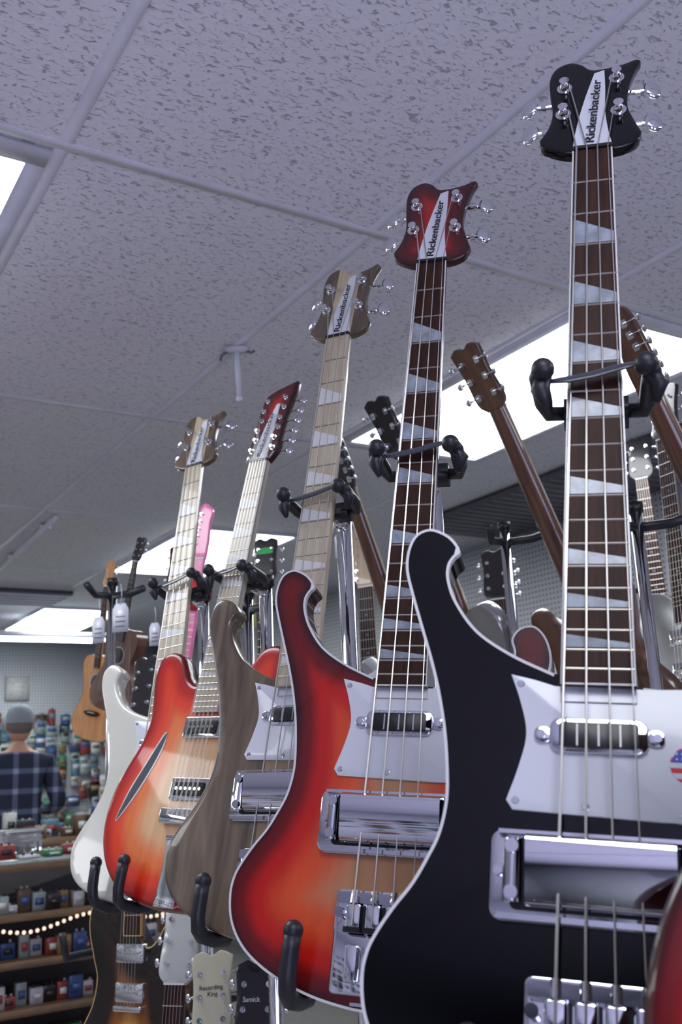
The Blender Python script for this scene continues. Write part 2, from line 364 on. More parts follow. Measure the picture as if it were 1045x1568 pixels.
SEMI_OUT=[(-28,-428,1),(-45,-428),(-60,-418),(-72,-398),(-88,-376),(-110,-366),(-132,-370),(-145,-388),(-147,-420),(-139,-455),(-134,-490),(-141,-525),(-158,-560),(-176,-600),(-185,-645),(-180,-690),(-160,-730),(-125,-762),(-80,-780),(-40,-788),(0,-790),(40,-788),(80,-780),(125,-762),(160,-730),(180,-690),(185,-645),(176,-600),(158,-560),(141,-525),(134,-490),(139,-455),(147,-420),(145,-388),(132,-370),(110,-366),(88,-376),(72,-398),(60,-418),(45,-428),(28,-428,1)]
SEMI_HEAD=[(-21,0,1),(-28,10),(-35,30),(-33,75),(-35,125),(-31,158),(-12,172),(15,180),(38,187,1),(39,165),(35,120),(35,75),(36,30),(28,10),(21,0,1)]
SLASHG=mat('soundhole_grey',(.06,.065,.08),.5)
def semi(T,U,V,mhead,mbody):
    M=frame(T,V,U=U);E=empty('semi_hollow_electric_guitar',M)
    b=MB();b.plate(smooth(SEMI_OUT,5),-8,-46,mbody,REDH,None,r=9);b.obj('body',E)
    n=MB();neck(n,629,42,54,-480,24,MAPLEF,MAPLEF,CREAMB,('wedge',[3,5,7,9,12,15,17,19,21]),CREAMB);n.box((0,2,-1),(42,4,6),BLACKP);n.obj('neck',E)
    h=MB();tf=tiltf();h.plate(smooth(SEMI_HEAD,5),-3,-17,mhead,mhead,None,r=2,grid=6,fn=tf);h.obj('headstock',E)
    p=MB();p.prism(smooth([(-19,5,1),(-15,40),(-7,90),(4,134,1),(12,136,1),(14,90),(15,40),(19,5,1)],4),-3,-.8,WHITEP,0,fn=tf);p.obj('truss_rod_cover',E)
    text('Rickenbacker',.0172,Matrix(((.10,-.80,0,.0015),(1.08,.06,0,.010),(-.108,-.006,1,-.0013),(0,0,0,1))),BLACKP,E,bold=.0002)
    t=MB()
    for i in range(6):
        for sd in (-1,1): tuner(t,sd*(22 if i%2 else 25),28+i*24,sd,sd*35,False)
    t.obj('tuning_machines',E)
    f=MB();fh=[(-86,-512),(-82,-535),(-98,-575),(-124,-622),(-155,-662),(-142,-615),(-120,-572)]
    f.prism(smooth(fh,5),-9.2,-7.2,CREAMB)
    f.prism(smooth([tuple(q) for q in offset(ccw(fh),3.0)],5),-9,-6.9,SLASHG)
    f.obj('soundhole_slash',E)
    k=MB()
    for v in (-505,-606):
        k.prism(rrect(0,v,84,36,5),-8,-3,CHROME,1.5);k.prism(rrect(0,v,66,22,3),-5,.5,BLACKP,1)
        for i in range(6): k.tube([(-25+10*i,v,.5),(-25+10*i,v,1.4)],2.6,CHROME,8)
    k.prism(rrect(0,-650,92,24,4),-8,5,CHROME,2)
    k.prism(smooth([(-26,-678,1),(26,-678,1),(20,-720),(22,-786,1),(-22,-786,1),(-20,-720)],4),-8,0,CHROME,2)
    k.prism(smooth([(60,-480),(110,-470),(135,-520),(130,-560),(155,-600),(150,-680),(110,-700),(80,-640),(60,-560)],5),-8,-5.5,WHITEP,.6)
    for u,v in ((115,-610),(135,-640),(110,-655),(130,-680),(98,-625)): k.tube([(u,v,-5),(u,v,8)],[9,8],BLACKP,16)
    k.obj('hardware',E)
    s=MB()
    for i in range(6):
        for e in (-1.2,1.2):
            s.tube([(-26+10.4*i+e,-650,7),(-17+6.8*i+e*.7,0,1.8)],.45,STEEL,5)
            s.tube([(-17+6.8*i+e*.7,0,1.8),((-22 if i<3 else 22),40+24*(i if i<3 else 5-i)+e*8,-4)],.45,STEEL,5)
    s.obj('strings',E);return E,M
g4=semi(*G['G4'],REDH,FIRES)
g0=semi((.414,.64,1.83),(0.9626,-0.2562,-0.0875),(0.1514,0.2413,0.9586),REDH,FIREB)

# ---------------------------------------------------------------- guitar stands
STRAPM=mat('strap_grey',(.04,.045,.065),.25,0,.5)
def stand(M,vh,vb,topw=44,name='guitar_stand',bottom=-897):
    w=MB(1)
    def L(u,v,d): return M@Vector((u/1000,v/1000,d/1000))
    for sg in (-1,1):
        w.tube([L(sg*20,vh-4,-48),L(sg*topw,vh-6,-44),L(sg*(topw+4),vh-4,-28),L(sg*(topw+5),vh-4,-5),L(sg*(topw+6),vh-4,12),L(sg*(topw+2),vh-4,24)],[.007,.0075,.0088,.0088,.0088,.0088],RUBBER,14)
        w.ball(L(sg*(topw+1),vh-4,25),.0108,RUBBER,seg=16)
    w.box(L(0,vh-4,-50),(.06,.02,.026),BLACKP,M.to_3x3())
    strap=[L(-topw-4,vh-12,16),L(-24,vh-8,13),L(0,vh-3,12),L(24,vh+3,13),L(topw+4,vh+4,18)]
    w.tube(strap,[.003,.0065,.007,.0065,.003],STRAPM,8,.3)
    w.tube([L(-topw-1,vh-4,16),L(-topw-4,vh-20,14),L(-topw+2,vh-36,12)],[.008,.009,.003],RUBBER,8)
    w.tube([L(topw+3,vh-4,14),L(topw+12,vh-14,8),L(topw+8,vh-30,2)],[.008,.009,.004],RUBBER,8)
    top=L(0,vh-6,-95)
    w.tube([L(0,vh-4,-55),top],.011,CHROME,12)
    base=Vector((top.x,top.y,.02))
    w.tube([base,top+Vector((0,0,.02))],.0125,CHROME,16)
    w.tube([top+Vector((0,0,.015)),top+Vector((0,0,.035))],.016,BLACKP,16)
    vc=bottom-9
    zb=L(0,vb+70,-62).z
    pb=Vector((top.x,top.y,zb))
    w.tube([pb-Vector((0,0,.03)),pb+Vector((0,0,.03))],.02,BLACKP,14)
    for sg in (-1,1):
        w.tube([pb,L(sg*60,vb+62,-66),L(sg*84,vc+16,-64),L(sg*87,vc+1,-54),L(sg*88,vc-2,-30),L(sg*88,vc-1,0),L(sg*88,vc+5,10),L(sg*88,vc+20,15),L(sg*87,vc+42,17),L(sg*86,vb+66,18)],[.006,.006,.007,.0085,.0088,.0088,.0088,.0088,.0088,.0088],RUBBER,14)
        w.ball(L(sg*86,vb+68,18),.0102,RUBBER,seg=16)
    for a in range(3):
        an=a*2.094+.5;w.tube([base+Vector((0,0,.25)),base+Vector((math.cos(an)*.09,math.sin(an)*.09,.06)),base+Vector((math.cos(an)*.15,math.sin(an)*.15,-.008))],.011,BLACKP,10)
    w.obj(name)
for (E,M) in (g1,g2,g3,g5): stand(M,-300,-914)
stand(g4[1],-225,-793,38,bottom=-778)
stand(g0[1],-225,-793,38,bottom=-778)

# ---------------------------------------------------------------- generic instruments
AC=[(28,-425,1),(80,-424),(125,-440),(146,-485),(138,-550),(121,-608),(124,-665),(160,-735),(197,-805),(197,-868),(155,-915),(80,-932)]
AC_OUT=AC+[(0,-935)]+[(-x[0],*x[1:]) for x in AC[::-1]]
LP_OUT=[(-28,-425,1),(-60,-400),(-108,-392),(-140,-420),(-148,-468),(-130,-530),(-116,-575),(-128,-630),(-158,-680),(-166,-735),(-137,-785),(-70,-812),(0,-818),(70,-812),(137,-785),(166,-735),(158,-680),(128,-630),(116,-575),(126,-530),(132,-490),(120,-462),(95,-464),(75,-490),(50,-508),(28,-505,1)]
ST_OUT=[(-28,-430,1),(-60,-440),(-88,-420),(-112,-378),(-138,-365),(-155,-388),(-151,-440),(-135,-500),(-122,-560),(-130,-620),(-155,-690),(-160,-740),(-130,-790),(-70,-812),(0,-815),(80,-805),(140,-770),(160,-710),(150,-640),(128,-580),(125,-530),(140,-480),(145,-450),(125,-435),(100,-455),(80,-490),(50,-505),(28,-492,1)]
H33=[(-21,0,1),(-38,24),(-36,90),(-41,148,1),(-20,158),(0,150),(20,158),(41,148,1),(36,90),(38,24),(21,0,1)]
HIN=[(-21,0,1),(-32,25),(-40,60),(-36,165),(-16,190),(8,182),(22,160),(18,120),(22,60),(21,0,1)]
def generic(name,kind,T,V,N,mtop,mside,mhead,mneck,mfb=ROSE,scale=1.,bind=None,head='33',tunbtn=CHROME,guard=None,label=None,badge=None):
    M=frame(T,V,N=N)@Matrix.Scale(scale,4);E=empty(name,M);ac=kind=='acoustic'
    out={'acoustic':AC_OUT,'lp':LP_OUT,'strat':ST_OUT}[kind]
    b=MB();b.plate(smooth(out,5),-8,-100 if ac else -46,mtop,mside,bind,r=0 if bind or ac else 8,grid=16,arch=8 if kind=='lp' and bind else 0)
    b.obj('body',E)
    n=MB();neck(n,650 if ac else 628,43,56,-500 if ac else -485,19 if ac else 21,mfb,mneck,bind,('dot',[3,5,7,9,12,15,17]),PEARL);n.box((0,2,-1),(43,4,6),CREAMB);n.obj('neck',E)
    tf=tiltf(.14 if head=='33' else .02)
    h=MB();h.plate(smooth(H33 if head=='33' else HIN,5),-3,-17,mhead,mhead,None,r=1.5,grid=12,fn=tf)
    if badge: h.prism(rrect(0,112,52,22,5),-4,-1.5,badge,0,fn=tf)
    h.obj('headstock',E)
    t=MB()
    if head=='33':
        for i in range(3):
            for sd in (-1,1): tuner(t,sd*23,38+i*40,sd,sd*37,False,.14,tunbtn)
    else:
        for i in range(6): tuner(t,-26+i*1.5,28+i*25,-1,-38,False,.02,tunbtn)
    t.obj('tuning_machines',E)
    k=MB()
    if ac:
        circ=lambda r:[(r*math.cos(a*math.pi/18),-590+r*math.sin(a*math.pi/18)) for a in range(36)]
        k.prism(circ(58),-8.2,-7.6,BLACKP);k.prism(circ(55),-8,-7.3,CREAMB);k.prism(circ(50),-8,-7,BLACKP)
        k.prism(smooth([(-80,-770,1),(-45,-758),(45,-758),(80,-770,1),(45,-786),(-45,-786)],4),-8,2,ROSE,2);k.box((0,-768,4),(72,3,5),CREAMB);zb=6;vb=-768
    else:
        top=-8+(8 if (kind=='lp' and bind) else 0)
        for v in ((-520,-600) if kind=='lp' else (-520,-565,-615)):
            if kind=='lp': k.prism(rrect(0,v,86,40,5),-8,top+6,CHROME,2)
            else: k.prism(rrect(0,v,84,18,8),-8,-1,CREAMB,2)
            for i in range(6): k.tube([(-25+10*i,v,top+4),(-25+10*i,v,top+7)],2.5,STEEL,8)
        k.prism(rrect(0,-632,86,12,5),-8,top+12,CHROME,2);k.prism(rrect(0,-672,98,14,6),-8,top+10,CHROME,3)
        for u,v in ((95,-655),(120,-690),(80,-715),(115,-745)): k.tube([(u,v,-8),(u,v,top+10)],[11,9],BLACKP,16)
        if guard: k.prism(smooth([(30,-500),(70,-500),(110,-540),(105,-640),(60,-650),(44,-600),(36,-560)],5),-8,top+1,guard,.8)
        zb=top+14;vb=-632
    k.obj('hardware',E)
    s=MB()
    for i in range(6): s.tube([(-26+10.4*i,vb,zb),(-17+6.8*i,0,2.2)],.5,STEEL,5)
    s.obj('strings',E)
    if label: text(label,.0115,Matrix(((1,0,0,-.024),(0,1,0,.09),(0,-.14,1,-.0145),(0,0,0,1))),BLACKP if mhead is not DARKB else CREAMB,E)
    return E
def lacq(n,c,v=.1): return mat(n,c,.25,0,.6,v)
AMBER=wood('amber_top',(.42,.16,.04),(.62,.30,.10),1,10)
BROWN=wood('brown_lacquer',(.05,.020,.012),(.14,.06,.032),.8,8)
SPRUCE=wood('spruce_top',(.50,.36,.20),(.66,.50,.30),.6,20)
PINK=lacq('pink_lacquer',(.83,.22,.45));SILV=mat('silver_sparkle',(.42,.44,.45),.22,.8,.6)
DARKB=lacq('dark_lacquer',(.012,.01,.012));GREY=lacq('grey_lacquer',(.33,.34,.36));CREAMH=lacq('cream_headface',(.55,.53,.38))
REDL=lacq('red_lacquer',(.35,.015,.012));GREENB=mat('green_badge',(.02,.40,.08),.4)
f1=(-.35,-.93,.1)
generic('electric_guitar','lp',(.365,2.075,2.10),(-.358,-.226,.905),(.78,.62,.05),BROWN,BROWN,BROWN,BROWN,MAPLEF)
generic('electric_guitar','strat',(.62,1.80,2.01),(-.38,-.21,.90),(.78,.62,.05),DARKB,DARKB,BROWN,BROWN,MAPLEF,head='in')
generic('electric_guitar','lp',(.165,2.31,2.07),(-.30,-.22,.93),(.78,.62,.05),SILV,SILV,DARKB,BROWN,MAPLEF)
generic('electric_guitar','strat',(.03,2.42,2.02),(-.28,-.25,.93),(.78,.62,.05),GREY,GREY,DARKB,BROWN,MAPLEF,head='in')
generic('electric_guitar','strat',(.43,2.75,1.77),(0,.12,.99),f1,SILV,SILV,DARKB,MAPLE,ROSE,guard=WHITEP)
generic('electric_guitar','lp',(.50,3.08,1.80),(0,.12,.99),f1,GREY,GREY,DARKB,MAHOG,ROSE)
generic('acoustic_guitar','acoustic',(.99,3.10,2.20),(0.02,.1,.99),(-.5,-.85,.1),SPRUCE,BROWN,DARKB,MAHOG)
generic('electric_guitar','lp',(.84,2.42,2.12),(0.05,.1,.99),(-.8,-.5,.1),SILV,BROWN,DARKB,MAHOG,bind=CREAMB)
generic('electric_guitar','strat',(.06,2.85,1.84),(0,.12,.99),f1,DARKB,DARKB,MAPLE,MAPLE,ROSE,head='in')
generic('ukulele','acoustic',(-.735,2.975,1.90),(.13,-.12,.98),(-.62,-.78,.1),AMBER,AMBER,AMBER,AMBER,ROSE,.5,bind=BROWN)
generic('mandolin_guitar','acoustic',(-.60,2.76,1.93),(.20,-.12,.97),(-.55,-.82,.1),BROWN,BROWN,DARKB,DARKB,DARKB,.46)
generic('electric_guitar','lp',(-.56,3.20,1.93),(.02,.15,.98),(-.3,-.94,.1),DARKB,DARKB,BROWN,MAHOG,ROSE)
generic('electric_guitar','strat',(-.395,2.62,1.90),(.15,.05,.98),(-.5,-.85,.1),PINK,PINK,PINK,PINK,PINK,.85,head='in',guard=WHITEP,tunbtn=CREAMB)
generic('electric_guitar','strat',(-.205,2.47,1.80),(.0,.12,.98),(-.2,-.97,.1),DARKB,DARKB,DARKB,DARKB,ROSE,.8,guard=WHITEP,badge=GREENB)
generic('hollow_body_guitar','lp',(-.515,2.42,1.47),(.0,.10,.99),(-.55,-.83,.1),TOBAC,TOBAC,DARKB,MAHOG,bind=mat('gold_binding',(.75,.5,.2),.3))
generic('acoustic_guitar','acoustic',(-.365,2.06,.945),(.05,.18,.98),(-.25,-.96,.15),SPRUCE,BROWN,mat('silver_headface',(.50,.51,.50),.3,.4,.5),MAHOG)
generic('acoustic_guitar','acoustic',(-.275,1.92,.875),(-.05,.18,.98),(-.15,-.97,.15),SPRUCE,BROWN,CREAMH,MAHOG,label='Recording\n     King',scale=.95)
generic('electric_guitar','lp',(-.195,1.86,.86),(.02,.18,.98),(-.2,-.96,.15),DARKB,DARKB,DARKB,MAHOG,label='Samick')

# ---------------------------------------------------------------- room (frame: x across, y along rack)
RM=Matrix(((.848,-.530,0,.09),(.530,.848,0,1.88),(0,0,1,0),(0,0,0,1)))
RX0,RX1,RY0,RY1,RH=-3.8,2.34,-3.6,7.11,2.44
def ceilmat():
    m,nt,b=newmat('acoustic_ceiling_tile');setp(b,.85,0,0)
    n,_=noise(nt,66,4,(1.,1.9,1));n.inputs['Distortion'].default_value=.9
    r=ramp(nt,[(.33,(.40,.41,.46)),(.42,(.70,.71,.76)),(.6,(.74,.75,.80))],n.outputs[0])
    nt.links.new(r.outputs[0],b.inputs['Base Color'])
    r2=ramp(nt,[(.32,(0,0,0)),(.42,(1,1,1))],n.outputs[0])
    bp=nt.nodes.new('ShaderNodeBump');bp.inputs['Strength'].default_value=.6;bp.inputs['Distance'].default_value=.003
    nt.links.new(r2.outputs[0],bp.inputs['Height']);nt.links.new(bp.outputs[0],b.inputs['Normal']);return m
def pegmat(name,col,axis):
    m,nt,b=newmat(name);setp(b,.6,0,0)
    tc=nt.nodes.new('ShaderNodeTexCoord');sp=nt.nodes.new('ShaderNodeSeparateXYZ');nt.links.new(tc.outputs['Object'],sp.inputs[0])
    def cell(o):
        a=nt.nodes.new('ShaderNodeMath');a.operation='MULTIPLY';a.inputs[1].default_value=1/.0254;nt.links.new(o,a.inputs[0])
        f=nt.nodes.new('ShaderNodeMath');f.operation='FRACT';nt.links.new(a.outputs[0],f.inputs[0])
        s=nt.nodes.new('ShaderNodeMath');s.operation='SUBTRACT';s.inputs[1].default_value=.5;nt.links.new(f.outputs[0],s.inputs[0])
        p=nt.nodes.new('ShaderNodeMath');p.operation='POWER';p.inputs[1].default_value=2;nt.links.new(s.outputs[0],p.inputs[0]);return p.outputs[0]
    ad=nt.nodes.new('ShaderNodeMath');nt.links.new(cell(sp.outputs[axis]),ad.inputs[0]);nt.links.new(cell(sp.outputs[2]),ad.inputs[1])
    r=ramp(nt,[(.03,tuple(c*.15 for c in col)),(.045,col)],ad.outputs[0]);nt.links.new(r.outputs[0],b.inputs['Base Color']);return m
CEIL=ceilmat();TBAR=mat('tbar_paint',(.68,.69,.77),.5);PEGR=pegmat('pegboard_side',(.78,.80,.84),1);PEGB=pegmat('pegboard_end',(.76,.80,.83),0)
def slab(name,c,sz,m,mm=RM):
    w=MB(1);w.box(c,sz,m);return w.obj(name,mw=mm)
cx,cy=(RX0+RX1)/2,(RY0+RY1)/2;LX,LY=RX1-RX0,RY1-RY0
slab('floor',(cx,cy,-.05),(LX+.4,LY+.4,.1),mat('floor_tile_beige',(.42,.40,.38),.6,bump=.3))
slab('ceiling',(cx,cy,RH+.05),(LX+.4,LY+.4,.1),CEIL)
slab('wall_right',(RX1+.05,cy,RH/2),(.1,LY,RH),PEGR)
slab('wall_left',(RX0-.05,cy,RH/2),(.1,LY,RH),PEGR)
slab('wall_back',(cx,RY1+.05,RH/2),(LX,.1,RH),PEGB)
wf=MB(1)
wx0,wx1,wz0,wz1=-3.0,.2,.7,2.1
wf.box(((RX0+wx0)/2,RY0-.05,RH/2),(wx0-RX0,.1,RH),PEGB);wf.box(((RX1+wx1)/2,RY0-.05,RH/2),(RX1-wx1,.1,RH),PEGB)
wf.box(((wx0+wx1)/2,RY0-.05,wz0/2),(wx1-wx0,.1,wz0),PEGB);wf.box(((wx0+wx1)/2,RY0-.05,(wz1+RH)/2),(wx1-wx0,.1,RH-wz1),PEGB)
wf.obj('wall_front',mw=RM)
wn=MB(1)
for x in (wx0,(wx0+wx1)/2,wx1): wn.box((x,RY0-.05,(wz0+wz1)/2),(.06,.08,wz1-wz0),TBAR)
for z in (wz0,wz1): wn.box(((wx0+wx1)/2,RY0-.05,z),(wx1-wx0,.08,.06),TBAR)
wn.obj('added_window',mw=RM)  # unseen window, added to go with the lavender fill on the ceiling
tb=MB(1);MX,MY=.655,1.28
for i in range(-6,4):
    x=i*MX
    if RX0<x<RX1: tb.box((x,cy,RH-.001),(.024,LY,.003),TBAR)
for j in range(-3,6):
    y=j*MY
    if RY0<y<RY1: tb.box((cx,y,RH-.0012),(LX,.024,.003),TBAR)
tb.obj('trim_ceiling_grid',mw=RM)
LENS=emis('troffer_lens',(.92,.96,1.0),8);FRAME=mat('troffer_frame',(.62,.64,.71),.4)
for (x0,y0) in ((.655,0),(-1.31,0),(.655,2.56),(-1.31,2.56),(.655,5.12),(-1.31,5.12),(-1.31,-2.56),(.655,-2.56),(-3.275,0),(-3.275,2.56),(-3.275,5.12)):
    w=MB(1);x1,y1=x0+.655,y0+1.28
    w.box(((x0+x1)/2,(y0+y1)/2,RH-.006),(.655-.10,1.28-.14,.004),LENS)
    for (c,s) in ((((x0+x1)/2,y0+.045),(.625,.05)),(((x0+x1)/2,y1-.045),(.625,.05)),((x0+.032,(y0+y1)/2),(.034,1.14)),((x1-.032,(y0+y1)/2),(.034,1.14))):
        w.box((c[0],c[1],RH-.006),(s[0],s[1],.009),FRAME)
    w.obj('fluorescent_troffer_light',mw=RM)
w=MB(1);GR=mat('vent_dark',(.10,.105,.12),.6);GR2=mat('vent_louver',(.16,.165,.19),.6)
w.box((1.98,1.4,RH-.012),(.62,1.7,.02),GR)
for k in range(27): w.box((1.98,.6+k*.06,RH-.024),(.58,.012,.008),GR2)
w.obj('ceiling_vent_grille',mw=RM)
w=MB(1);w.box((.45,4.75,RH-.012),(.5,.5,.02),GR)
for k in range(5): w.box((.45,4.55+k*.1,RH-.026),(.48,.03,.012),TBAR)
w.obj('ceiling_air_diffuser',mw=RM)
LENS2=emis('fixture_lens',(.85,.97,1.0),22)
w=MB(1);w.prism([(-.5,-.09),(.75,-.09),(.75,.09),(-.5,.09)],-.02,.02,FRAME);w.box((.125,0,-.03),(1.2,.14,.012),LENS2)
w.tube([(-.3,0,.02),(-.3,0,.11)],.006,CHROME,8);w.tube([(.5,0,.02),(.5,0,.11)],.006,CHROME,8)
w.obj('hanging_fluorescent_fixture',mw=Matrix.Translation((-2.45,6.98,2.31))@Matrix.Rotation(.56,4,'Z'))
w=MB(1);w.box((0,0,-.006),(.06,.03,.012),WHITEP);w.tube([(-.025,0,-.01),(-.04,0,-.02),(-.045,0,-.035)],.004,GR2,8);w.tube([(.025,0,-.01),(.04,0,-.016),(.048,0,-.01)],.004,GR2,8)
w.tube([(0,0,-.01),(0,0,-.04),(.004,0,-.14)],[.009,.008,.006],WHITEP,10);w.ball((.004,0,-.145),.009,WHITEP)
w.obj('ceiling_sign_hook',mw=Matrix.Translation((-.26,2.44,2.435)))
w=MB(1);w.tube([(.06,2.6,RH-.02),(.12,4.4,RH-.02)],.012,TBAR,10)
for y in (2.8,3.5,4.2): w.box((.06+.06*(y-2.6)/1.8,y,RH-.012),(.05,.02,.02),CHROME)
w.obj('electrical_conduit',mw=RM)

# ---------------------------------------------------------------- rack posts in the background
def post(x,y,z,name='guitar_stand'):
    w=MB(1);w.tube([(x,y,.02),(x,y,z)],.0125,CHROME,14);w.tube([(x,y,z),(x,y,z+.02)],.016,BLACKP,14)
    w.tube([(x,y,z-.03),(x+.06,y-.03,z-.03),(x+.10,y-.05,z-.02)],.010,RUBBER,10);w.tube([(x,y,z-.03),(x-.04,y-.03,z-.03),(x-.05,y-.09,z-.01)],.010,RUBBER,10)
    w.tube([(x,y,.9),(x+.08,y-.1,.9),(x+.08,y-.14,.96)],.010,RUBBER,10);w.tube([(x,y,.9),(x-.08,y-.1,.9),(x-.08,y-.14,.96)],.010,RUBBER,10)
    w.ball((x,y,.02),.13,BLACKP,(1,1,.15))
    w.obj(name)
for p in ((.40,2.35,1.88),(.58,1.88,1.80),(-.22,2.20,1.72),(-.66,2.75,1.86),(.17,2.5,1.8),(.74,2.75,1.8)): post(*p)

# ---------------------------------------------------------------- price tags
def tag(x,y,z,m,w_=.035,h=.06,name='price_tag'):
    t=MB(1);t.prism([(-w_/2,0),(-w_/2,h*.8),(-w_*.3,h),(w_*.3,h),(w_/2,h*.8),(w_/2,0)],-.0005,.0005,m)
    t.tube([(0,h*.93,0),(.004,h*1.3,.002),(.0,h*1.7,0)],.0008,WHITEP,5)
    for k in range(3): t.box((0,h*(.2+.17*k),.0008),(w_*.6,.002,.0004),BLACKP)
    t.obj(name,mw=Matrix.Translation((x,y,z))@Matrix.Rotation(-.2,4,'Z')@Matrix.Rotation(math.pi/2,4,'X'))
YEL=mat('yellow_card',(.55,.62,.15),.5)
tag(-.59,2.55,1.70,WHITEP,.045,.075);tag(.0,2.15,1.79,WHITEP);tag(-.225,2.27,1.66,YEL,.035,.065);tag(-.66,2.6,1.68,WHITEP,.035,.07);tag(.64,2.2,1.78,YEL);tag(-.50,2.55,1.66,WHITEP,.03,.06)
t=MB(1);t.prism([(.045*math.cos(a*math.pi/14),.045*math.sin(a*math.pi/14)) for a in range(28)],-.001,.001,mat('red_sign',(.6,.02,.03),.4));t.box((0,0,.0015),(.06,.012,.001),WHITEP);t.box((0,-.018,.0015),(.04,.006,.001),WHITEP)
t.obj('round_red_sign',mw=Matrix.Translation((-.40,2.60,1.80))@Matrix.Rotation(math.pi/2,4,'X'))

# ---------------------------------------------------------------- counter with glass display
CW=mat('counter_wood',(.17,.10,.055),.4,0,.4,.2,20,mp=(1,6,6));GLASS=mat('display_glass',(.9,.95,.95),.03,trans=1)
SHELF=mat('display_back_dark',(.10,.09,.095),.6)
c=MB(1);X0,X1,Y0,Y1=-1.9,.55,2.31,2.85
xm,ym=(X0+X1)/2,(Y0+Y1)/2
c.box((xm,ym,.06),(X1-X0,Y1-Y0,.12),CW);c.box((xm,Y1-.01,.55),(X1-X0,.02,.9),SHELF)
c.box((xm,ym,1.035),(X1-X0,Y1-Y0,.012),GLASS)
for z in (1.03,.86,.70,.54,.38): c.box((xm,Y0+.012,z-.015),(X1-X0,.024,.026),CW);c.box((xm,ym,z-.02),(X1-X0-.04,Y1-Y0-.05,.012),CW if z<1 else GLASS)
for x in (X0+.02,-.6,X1-.02): c.box((x,Y0+.015,.55),(.03,.03,.95),CW)
c.obj('glass_display_counter',mw=RM)
cols=[(.34,.06,.05),(.05,.10,.26),(.54,.55,.57),(.02,.02,.02),(.34,.22,.09),(.05,.25,.11),(.68,.69,.66),(.16,.10,.06),(.12,.24,.34),(.34,.42,.39)]
CM=[mat('clutter_%d'%i,c_,.4,0,.3,.15,40) for i,c_ in enumerate(cols)]
def pedals(name,zs,xr,yr,n,mw,hh=(.03,.07),ww=(.05,.11)):
    w=MB(1)
    for z in zs:
        for k in range(n):
            x=xr[0]+(xr[1]-xr[0])*(k+.5+random.uniform(-.15,.15))/n;y=random.uniform(*yr);a=random.choice(CM+[CM[3],CM[2],CM[6]]);b=random.uniform(*ww);h=random.uniform(*hh)
            w.prism(rrect(x,y,b,b*random.uniform(.8,1.3),.004,2),z,z+h,a,.003)
            for q in (-1,1): w.tube([(x+q*b*.22,y-.01,z+h),(x+q*b*.22,y-.01,z+h+.008)],.005,random.choice((CM[2],CM[3])),8)
            w.box((x,y-b*.66,z+h*.5),(b*.6,.003,h*.35),random.choice((CM[2],CM[6],CM[0],CM[1],CM[3])))
    return w.obj(name,mw=mw)
pedals('effects_pedals_collection',(.847,.687,.527,.367),(X0+.1,X1-.1),(Y0+.09,Y0+.16),46,RM,(.03,.085),(.035,.055))
pedals('countertop_merchandise',(1.042,),(X0+.1,X1-.1),(Y0+.06,Y0+.13),28,RM,(.01,.06),(.04,.085))
w=MB(1);BEAD=emis('warm_bead',(1,.72,.45),1.0)
for k in range(100): w.ball((X0+.05+k*.024,Y0-.016,.815+.02*math.sin(k*.32)),.0075,BEAD,seg=8)
for k in range(100): w.tube([(X0+.05+k*.024,Y0-.016,.815+.02*math.sin(k*.32)),(X0+.05+(k+1)*.024,Y0-.016,.815+.02*math.sin((k+1)*.32))],.002,BLACKP,5)
w.obj('bead_garland',mw=RM)
CLR=mat('clear_plastic',(.85,.88,.9),.08,trans=.75)
for (x,y,sx) in ((-.32,2.60,.20),(-.04,2.66,.16),(-.62,2.64,.15)):
    w=MB(1);w.prism(rrect(x,y,sx,.14,.02),1.042,1.12,CLR,.01);w.prism(rrect(x,y,sx+.01,.15,.02),1.12,1.135,CLR,.004)
    for q in range(5): w.ball((x+random.uniform(-.06,.06),y+random.uniform(-.03,.03),1.07),.016,random.choice(CM),(1,1,.6))
    w.obj('clear_storage_box',mw=RM)
w=MB(1);w.box((.1,4.3,.97),(2.6,.5,.05),CW)
for x in (-1.1,1.3):
    for y in (4.1,4.5): w.box((x,y,.475),(.06,.06,.95),CW)
w.box((.1,4.3,.3),(2.4,.45,.03),CW);w.obj('sales_counter',mw=RM)
pedals('sales_counter_merchandise',(.996,),(-.9,1.2),(4.12,4.45),34,RM,(.04,.15),(.05,.10))
def wallgoods(name,xr,zr,nx,nz,mw,extra=()):
    w=MB(1)
    for i in range(nx):
        for j in range(nz):
            if random.random()<.10: continue
            x=xr[0]+(xr[1]-xr[0])*(i+.5)/nx+random.uniform(-.02,.02);z=zr[0]+(zr[1]-zr[0])*(j+.5)/nz+random.uniform(-.03,.03)
            a=random.uniform(.05,.11);h=random.uniform(.06,.15);y=RY1-.04
            w.prism([(x-a/2,z-h/2),(x+a/2,z-h/2),(x+a/2,z+h*.42),(x+a*.2,z+h/2),(x-a*.2,z+h/2),(x-a/2,z+h*.42)],y-.015,y+.015,random.choice(CM+[CM[2],CM[6],CM[6],CM[5],CM[9]]+list(extra)),fn=lambda X,Y,Z:(X,Z,Y))
            w.box((x,y-.017,z+h*.1),(a*.75,.004,h*.3),random.choice(CM));w.tube([(x,RY1,z+h*.55),(x,RY1-.09,z+h*.55)],.004,CHROME,6)
    return w.obj(name,mw=mw)
wallgoods('hanging_accessories_collection',(-1.4,2.2),(.75,1.84),38,12,RM)
RZ=Matrix.Rotation
wallgoods('hanging_accessories_collection',(-3.4,5.0),(.9,1.95),48,6,RM@Matrix.Translation((RX0+RY1,0,0))@RZ(math.pi/2,4,'Z'),(CM[3],CM[3],CM[3]))
wallgoods('hanging_accessories_collection',(-2.2,-.35),(.6,2.0),14,8,RM@Matrix.Translation((0,RY0+RY1,0))@RZ(math.pi,4,'Z'),(CM[3],CM[3]))
w=MB(1)
